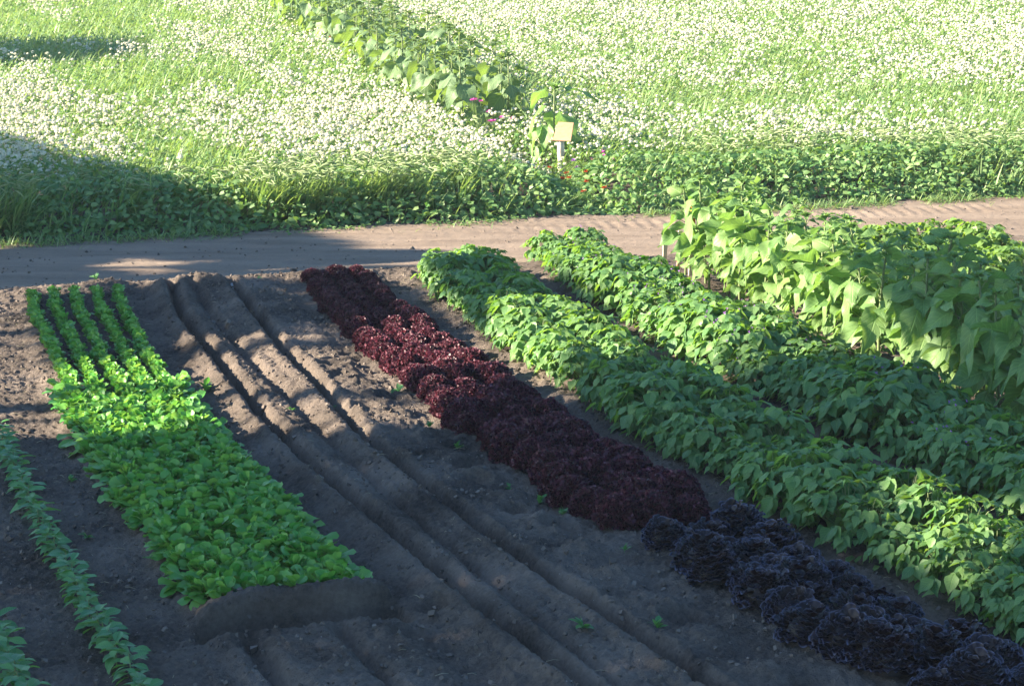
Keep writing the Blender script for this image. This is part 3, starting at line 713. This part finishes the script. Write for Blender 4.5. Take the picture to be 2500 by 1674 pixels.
def field():
    r = np.random.default_rng(31); mb = MB(); gr = MB()
    bands = [(24.5, 27.5, 1.0), (27.5, 34, 1.0), (34, 45, 1.15), (45, 60, 1.45), (60, 84, 1.9)]
    for (T0, T1, lod) in bands:
        inv = 1 / lod ** 2
        # blossoms
        w, T = sample(165 * inv, T0, T1, r); k = r.uniform(0, 1, len(w)) < dens(w, T); w, T = w[k], T[k]
        h = canopy(w, T); x, y = XY(w, T); z = h * (.82 + .5 * r.uniform(0, 1, len(h)) ** 2) + .02
        s = r.uniform(.012, .027, len(w)) * lod ** .5
        scat(mb, CLUS, r.normal(0, .3, (len(w), 3)) + [1, 0, 0], r.normal(0, .25, (len(w), 3)) + [0, 0, 1], s, np.stack([x, y, z], -1), 1, r)
        # leaves
        w, T = sample((700 if T0 < 27 else 330) * inv, T0, T1, r); h = canopy(w, T); k = (h > .03) & (r.uniform(0, 1, len(w)) < .45 + .55 * np.maximum(dens(w, T), T < 26)); w, T, h = w[k], T[k], h[k]
        x, y = XY(w, T); f = np.where(T < 25.6, r.uniform(.05, 1, len(h)), 1 - .5 * r.uniform(0, 1, len(h)) ** 1.5); z = h * f
        th = r.uniform(0, 6.3, len(w)); d = sphdir(th, r.uniform(-.8, .3, len(w))); n = sphdir(th, np.full(len(w), .9)) + r.normal(0, .35, (len(w), 3))
        n[T < 25.8] += [-.25, -.7, 0]
        s = r.uniform(.035, .07, len(w)) * lod ** .7 * np.where(T < 26, 1.35, 1)
        scat(mb, BUCK, d, n, s, np.stack([x, y, z], -1), 0, r)
        # grass blades
        w, T = sample(300 * inv, T0, T1, r); h = canopy(w, T); de = dens(w, T)
        gz_ = fbm(w * .8, T * .8, 3, 55)
        p = np.where(T < 26.6, .12 + .5 * gz_, 1.0 - .88 * de); k = (h > .03) & (r.uniform(0, 1, len(w)) < p); w, T, h = w[k], T[k], h[k]
        x, y = XY(w, T); th = r.normal(-.2, 1.1, len(w)); e = r.uniform(.7, 1.4, len(w)); d = sphdir(th, e); n = sphdir(th, e - math.pi / 2) * -1
        s = r.uniform(.16, .32, len(w)); z = np.maximum(h * r.uniform(.3, .8, len(w)), 0)
        wd = s * r.uniform(.55, .9, len(w)) * lod
        scat(gr, BLADE, d, n, np.stack([wd, s, s], -1), np.stack([x, y, z], -1), 0, r)
    # foxtail belts along the track
    for (w0, w1, T0, T1, nt, hh) in [(4.4, 7.4, 25.0, 26.6, 120, .50), (2.0, 4.6, 25.2, 26.4, 30, .46), (9.9, 14.5, 26.2, 27.6, 90, .48), (13.0, 15.5, 25.2, 26.6, 50, .52), (-1, 2.0, 24.8, 26.2, 50, .54), (-1, 14, 27.5, 33, 120, .50)]:
        w = r.uniform(w0, w1, nt); T = r.uniform(T0, T1, nt)
        for a, b in zip(w, T):
            if abs(a - 8.5) < .5 and b < 29: continue
            m = 16; x, y = XY(np.full(m, a) + r.normal(0, .05, m), np.full(m, b) + r.normal(0, .05, m))
            th = r.normal(-.35, .7, m); e = r.uniform(.85, 1.35, m); d = sphdir(th, e); n = -sphdir(th, e - math.pi / 2)
            s = r.uniform(.26, .46, m); z0 = hh * r.uniform(.1, .6, m)
            scat(gr, BLADE, d, n, np.stack([s * .65, s, s], -1), np.stack([x, y, z0], -1), 0, r)
            q = 5; th = r.normal(-.4, .6, q); tip = np.stack([x[:q] + np.cos(th) * .06, y[:q] + np.sin(th) * .06, hh * r.uniform(.95, 1.3, q)], -1)
            d = sphdir(th, r.uniform(-.1, .8, q)); gr.inst(HB, frames(d, np.tile([0, 0, 1.], (q, 1)), r.uniform(.09, .14, q)), tip, 1)
            for t_, xx, yy in zip(tip, x[:q], y[:q]): gr.tube([(xx, yy, .1), t_], [.003, .002], 3)
    # creeping fringe where the field meets the track
    n = 5200; w = r.uniform(-1, 15, n); T = 24.62 - np.abs(r.normal(0, .16, n)); k = (vnoise(w * 1.6, T * 2, 4) > .38) ; w, T = w[k], T[k]
    x, y = XY(w, T); th = r.uniform(0, 6.3, len(w)); d = sphdir(th, r.uniform(.2, 1.2, len(w)))
    s = r.uniform(.06, .17, len(w)); scat(gr, BLADE, d, -sphdir(th, r.uniform(-1, 0, len(w))), np.stack([s, s, s], -1), np.stack([x, y, gz(w, T)], -1), 0, r)
    n = 1500; w = r.uniform(-1, 15, n); T = 24.6 - np.abs(r.normal(0, .12, n)); k = vnoise(w * 2, T * 2, 14) > .5; w, T = w[k], T[k]; x, y = XY(w, T); th = r.uniform(0, 6.3, len(w))
    scat(mb, BUCK, sphdir(th, r.uniform(-.2, .5, len(w))), r.normal(0, .3, (len(w), 3)) + [0, 0, 1], r.uniform(.03, .05, len(w)), np.stack([x, y, gz(w, T) + .02], -1), 0, r)
    o = mb.build("buckwheat", [M_BUCK, M_WHITE]); tag(o, "wide field of green leafy stems with countless small white blossoms", "flower field", kind="stuff")
    o = gr.build("tall_grass", [M_GRASS, M_HEAD]); tag(o, "tall green grass and drooping foxtails growing through the white flower field", "grass", kind="stuff")
field()

# ---------------------------------------------------------------- weeds and straw
def weed(seed, h=.12, n=14):
    r = np.random.default_rng(seed); mb = MB(); th = r.uniform(0, 6.3, n); e = r.uniform(.1, 1.2, n); s = r.uniform(.5, 1, n) * h
    scat(mb, OVAL + BLADE, sphdir(th, e), -sphdir(th, e - math.pi / 2) + r.normal(0, .2, (n, 3)), np.stack([s * .9, s, s], -1), np.stack([r.normal(0, .01, n), r.normal(0, .01, n), r.uniform(0, h * .4, n)], -1), 0, r)
    return mb.mesh("weed", M_SEED)
WE = [weed(s) for s in range(4)]
for i, (w, T, s, lab) in enumerate([
    (2.62, 16.85, 1.6, "wiry green weed in the aisle between salad bed and furrows"), (4.02, 16.3, 1.1, "bright green weed at the left edge of the sunlit red lettuces"),
    (3.45, 16.1, .7, "tiny weed inside the right furrow"), (3.9, 14.9, .8, "weed at the left foot of the shaded red lettuces"), (4.02, 14.6, .9, "small weed left of the dark lettuces, mid bed"),
    (4.07, 13.5, .6, "tiny weed by the red lettuces left edge"), (4.14, 13.05, .9, "weed left of the last red lettuces"), (4.18, 12.7, .8, "weed in front of the last red lettuces"),
    (4.30, 11.9, .6, "yellow green weed between two purple lettuces"), (5.0, 12.6, .8, "weed right of the red lettuce bed end"), (5.16, 11.7, 1.0, "green weed beside the upper purple lettuces"),
    (5.28, 12.2, .8, "small weed at the foot of the left bean row"), (5.35, 10.7, 1.1, "leafy weed in the aisle near the bottom right"), (3.6, 10.6, 1.0, "sprawling weed on the bare soil at the bottom"),
    (4.0, 10.55, .9, "flat weed left of the purple lettuces at the bottom"), (2.32, 21.62, 1.0, "weed on the clod at the plot corner"), (3.86, 21.3, .6, "weed beside the white marker"), (1.30, 13.2, .7, "weed in the aisle left of the salad bed"),
    (1.35, 14.6, .7, "grey green weed at the salad bed left edge"), (7.62, 21.0, 1.8, "grassy weed clump left of the stakes"), (7.75, 20.75, 1.5, "grassy weeds at the foot of the stakes"), (3.1, 15.9, .6, "tiny seedling on the sunlit ridge")]):
    o = link("weed", WE[i % 4]); o.location = P3(w, T); o.rotation_euler = (0, 0, i * 1.7); s *= .62; o.scale = (s, s, s); tag(o, lab, "weed", "small weeds on the soil")
def straw():
    r = np.random.default_rng(4); mb = MB(); n = 330
    reg = r.uniform(0, 1, n); w = np.where(reg < .5, r.uniform(4.95, 5.3, n), np.where(reg < .8, r.uniform(1.1, 1.5, n), r.uniform(2.5, 4.2, n))); T = r.uniform(9.8, 21.5, n)
    w = w + BOW(T) * (reg < .5); x, y = XY(w, T); z = gz(w, T) + .006
    for i in range(n):
        a = r.uniform(0, 6.3); l = r.uniform(.02, .12) * (1.3 if reg[i] < .5 else .7); d = np.array([math.cos(a), math.sin(a) * .6, 0])
        p = np.array([x[i], y[i], z[i]]); mb.tube([p, p + d * l * .5 + [0, 0, .008], p + d * l + [0, .01, 0]], [.0018, .0016, .0008], 3)
    tag(mb.build("straw", M_STRAW), "bits of dry straw scattered on the dark soil", "straw", kind="stuff")
    mb = MB(); n = 15000; w = r.uniform(.3, 5.6, n); T = r.uniform(9.8, 22.0, n); k = vnoise(w * 3, T * 3, 8) + r.uniform(0, .6, n) > .6; w, T = w[k], T[k]; w = np.append(w, r.uniform(-1, 15, 900)); T = np.append(T, r.uniform(21.8, 24.6, 900)); n = len(w); x, y = XY(w, T); s = .003 + .011 * r.uniform(0, 1, n) ** 2 * (1 + (r.uniform(0, 1, n) > .97) * 1.2)
    cb = MB(); cb.box((-.5, -.5, -.4), (.5, .5, .4)); b = (cb.V[0] * (1 + .3 * r.normal(0, 1, cb.V[0].shape)), cb.F[0], cb.U[0])
    scat(mb, [b], r.normal(0, 1, (n, 3)), r.normal(0, 1, (n, 3)), s * 1.6, np.stack([x, y, gz(w, T) + s * .2], -1), 0, r)
    tag(mb.build("soil_clods", M_CLOD, None, False), "crumbs and clods of soil lying on the beds", "clods", kind="stuff")
straw()

# ---------------------------------------------------------------- unseen trees left of the plot, crowns shaped to cast the long shadows
# silhouettes in the plane facing the sun: s across, h up. 1 = leaves, 0 = gap; later entries win
SIL = [
 (1, [(14.5, 5.03), (15.42, 5.76), (15.69, 6.02), (15.98, 6.29), (15.31, 6.45), (15.21, 6.72), (15.68, 6.95), (16.36, 7.34), (16.59, 7.74), (16.99, 8.07), (15.12, 8.49), (10.61, 8.49), (8.55, 8.0), (8.95, 5.47)]),
 (1, [(15.59, 5.51), (15.73, 5.81), (15.7, 6.0), (15.97, 6.17), (16.18, 6.29), (15.63, 6.41), (15.48, 6.55), (15.52, 6.72), (15.95, 6.92), (16.19, 7.13), (16.58, 7.35), (14.12, 7.46), (10.33, 7.56), (10.59, 5.87)]),
 (1, [(14.75, 7.44), (15.44, 7.66), (16.08, 7.75), (16.58, 7.97), (16.71, 8.18), (15.92, 8.25), (16.52, 8.38), (16.64, 8.62), (14.92, 9.29), (9.31, 8.49), (9.44, 7.66)]),
 (1, [(13.84, 8.6), (14.33, 8.91), (16.71, 9.2), (17.46, 9.36), (18.27, 9.71), (17.96, 10.22), (12.3, 9.41), (12.45, 8.5)]),
 (1, [(21.07, 5.36), (20.77, 5.79), (18.01, 6.0), (17.36, 5.95), (17.32, 5.74), (18.78, 5.57)]),
 (1, [(21.42, 5.64), (21.6, 5.97), (21.53, 6.42), (19.57, 6.6), (19.01, 6.49), (19.01, 6.27), (19.08, 6.08), (18.56, 5.93), (18.06, 5.87)]),
 (1, [(18.06, 5.87), (17.78, 6.09), (17.92, 6.2), (18.07, 6.3), (18.35, 6.38), (18.37, 6.49), (18.46, 6.61), (18.65, 6.51), (18.39, 6.1), (18.57, 5.85)]),
 (1, [(21.59, 6.52), (21.53, 6.87), (19.22, 7.05), (18.59, 6.79), (18.07, 6.74), (18.98, 6.69)]),
 (1, [(21.56, 7.33), (21.5, 7.73), (19.59, 7.79), (19.29, 7.64), (19.0, 7.48), (18.62, 7.37), (18.44, 7.27)]),
 (1, [(21.94, 6.98), (20.23, 6.98), (17.47, 7.0), (19.82, 6.94)]),
 (1, [(23.88, 4.87), (25.31, 6.3), (24.38, 6.53), (23.65, 6.69), (23.61, 7.18), (22.87, 6.67), (22.73, 6.18), (22.61, 5.83), (22.41, 4.98)]),
 (1, [(22.41, 4.98), (22.69, 6.98), (22.43, 6.98), (22.19, 5.92), (21.95, 5.6), (21.45, 5.05)]),
 (1, [(30.43, 4.99), (29.38, 5.22), (27.93, 5.55), (26.29, 5.88), (25.41, 6.12), (24.69, 6.15), (24.11, 5.45)]),
 (1, [(27.79, 4.87), (27.65, 5.71), (26.64, 5.97), (26.06, 6.14), (24.65, 6.42), (23.53, 6.57), (22.2, 5.28)]),
 (0, [(22.89, 5.53), (23.11, 5.65), (23.02, 5.83), (22.78, 5.68)]),
 (0, [(17.32, 5.74), (17.51, 6.02), (15.66, 6.28), (15.43, 6.11), (15.46, 5.92)]),
 (0, [(17.78, 6.09), (17.87, 6.2), (17.99, 6.32), (18.26, 6.49), (18.45, 6.64), (16.09, 6.93), (15.66, 6.7), (15.84, 6.39), (16.47, 6.26)]),
 (0, [(18.32, 6.78), (19.02, 7.06), (16.55, 7.25), (16.18, 7.3), (16.07, 7.08), (15.61, 7.02)]),
 (0, [(12.51, 8.36), (12.68, 8.51), (12.61, 8.64), (12.11, 8.62), (11.28, 8.34), (11.3, 8.26)]),
]
FAR = [(1, [(48.12, 5.64), (48.64, 7.24), (45.67, 7.43), (43.89, 7.45), (41.11, 6.18)])]
def inside(px, py, poly):
    c = np.zeros(len(px), bool); n = len(poly)
    for i in range(n):
        (x1, y1), (x2, y2) = poly[i], poly[(i + 1) % n]
        k = ((y1 > py) != (y2 > py)) & (px < (x2 - x1) * (py - y1) / (y2 - y1 + 1e-12) + x1)
        c ^= k
    return c
CAZ, SAZ = math.cos(AZ), math.sin(AZ)
def plane_pt(s, h, a0): return np.stack([a0 * CAZ - s * SAZ, a0 * SAZ + s * CAZ, h], -1)
def trees():
    r = np.random.default_rng(70)
    for (sil, a0, s0, s1, spots) in [(SIL, -15.0, 8, 31, [(10.6, 6.0), (13.6, 6.0), (16.6, 6.0), (19.4, 5.0), (22.8, 4.0), (27.0, 3.0)]), (FAR, -20.0, 40, 50, [(45.0, 6.5)])]:
        n = int((s1 - s0) * 9.8 * 800); s = r.uniform(s0, s1, n); h = r.uniform(1.0, 10.8, n); lab = np.zeros(n, int)
        for v, poly in sil:
            if v == 0:
                c = np.mean(poly, 0); poly = [tuple(np.array(p) + .27 * (np.array(p) - c) / max(1e-6, np.linalg.norm(np.array(p) - c))) for p in poly]
            lab[inside(s, h, poly)] = v
        k = lab == 1; s, h = s[k], h[k]
        own = np.argmin(np.abs(s[:, None] - np.array([a for a, _ in spots])[None] + .25 * r.normal(0, 1, (len(s), 1))), 1)
        for ti, (ts, th) in enumerate(spots):
            q = own == ti
            if not q.any(): continue
            dep = r.normal(0, .9, q.sum()); P = plane_pt(s[q], h[q], a0) + dep[:, None] * L[None]
            base = plane_pt(np.array([ts]), np.array([0.]), a0)[0]
            root = bpy.data.objects.new("tree", None); scene.collection.objects.link(root); root.location = base
            tag(root, "unseen leafy tree left of the plot, crown cut to cast shade, %s of the row" % ORD[ti] if a0 > -19 else "unseen leafy tree far left behind the flower field, crown cut to cast shade", "tree", "unseen trees shaped to shade the plot")
            fo = MB(); scat(fo, OVAL, r.normal(0, 1, (q.sum(), 3)), r.normal(0, 1, (q.sum(), 3)) + L * -.9, r.uniform(.14, .22, q.sum()), P - base, 0, r)
            fo.build("crown", M_TREE, root)
            tk = MB(); top = max(2.5, float(np.median(h[q])))
            tk.tube([(0, 0, -.1), (.05, .03, top * .35), (-.05, .08, top * .7), (.02, 0, top)], [.20, .16, .11, .05], 9)
            for b in range(7):
                i = r.integers(q.sum()); e = (P - base)[i]; z0 = top * r.uniform(.35, .8)
                if e[2] > z0: tk.tube([(0, .03, z0), (e * [.5, .5, 0]) + [0, 0, (z0 + e[2]) * .5 + .1], e], [.06, .04, .015], 6)
            tk.build("trunk", M_BARK, root)
trees()

# ---------------------------------------------------------------- thin haze volume added to lighten the far field like lens veil
mb = MB(); mb.box((-75, -20, -1.2), (75, 130, 11.5))
m = bpy.data.materials.new("thin haze"); m.use_nodes = True; N = m.node_tree.nodes; N.remove(N["Principled BSDF"])
v = N.new("ShaderNodeVolumePrincipled"); v.inputs["Density"].default_value = .00055; v.inputs["Color"].default_value = (.82, .92, 1, 1); v.inputs["Anisotropy"].default_value = .3
m.node_tree.links.new(v.outputs[0], N["Material Output"].inputs["Volume"])
hz = mb.build("haze", m, None, False); tag(hz, "thin pale haze added to lighten the far field", "haze", kind="stuff")
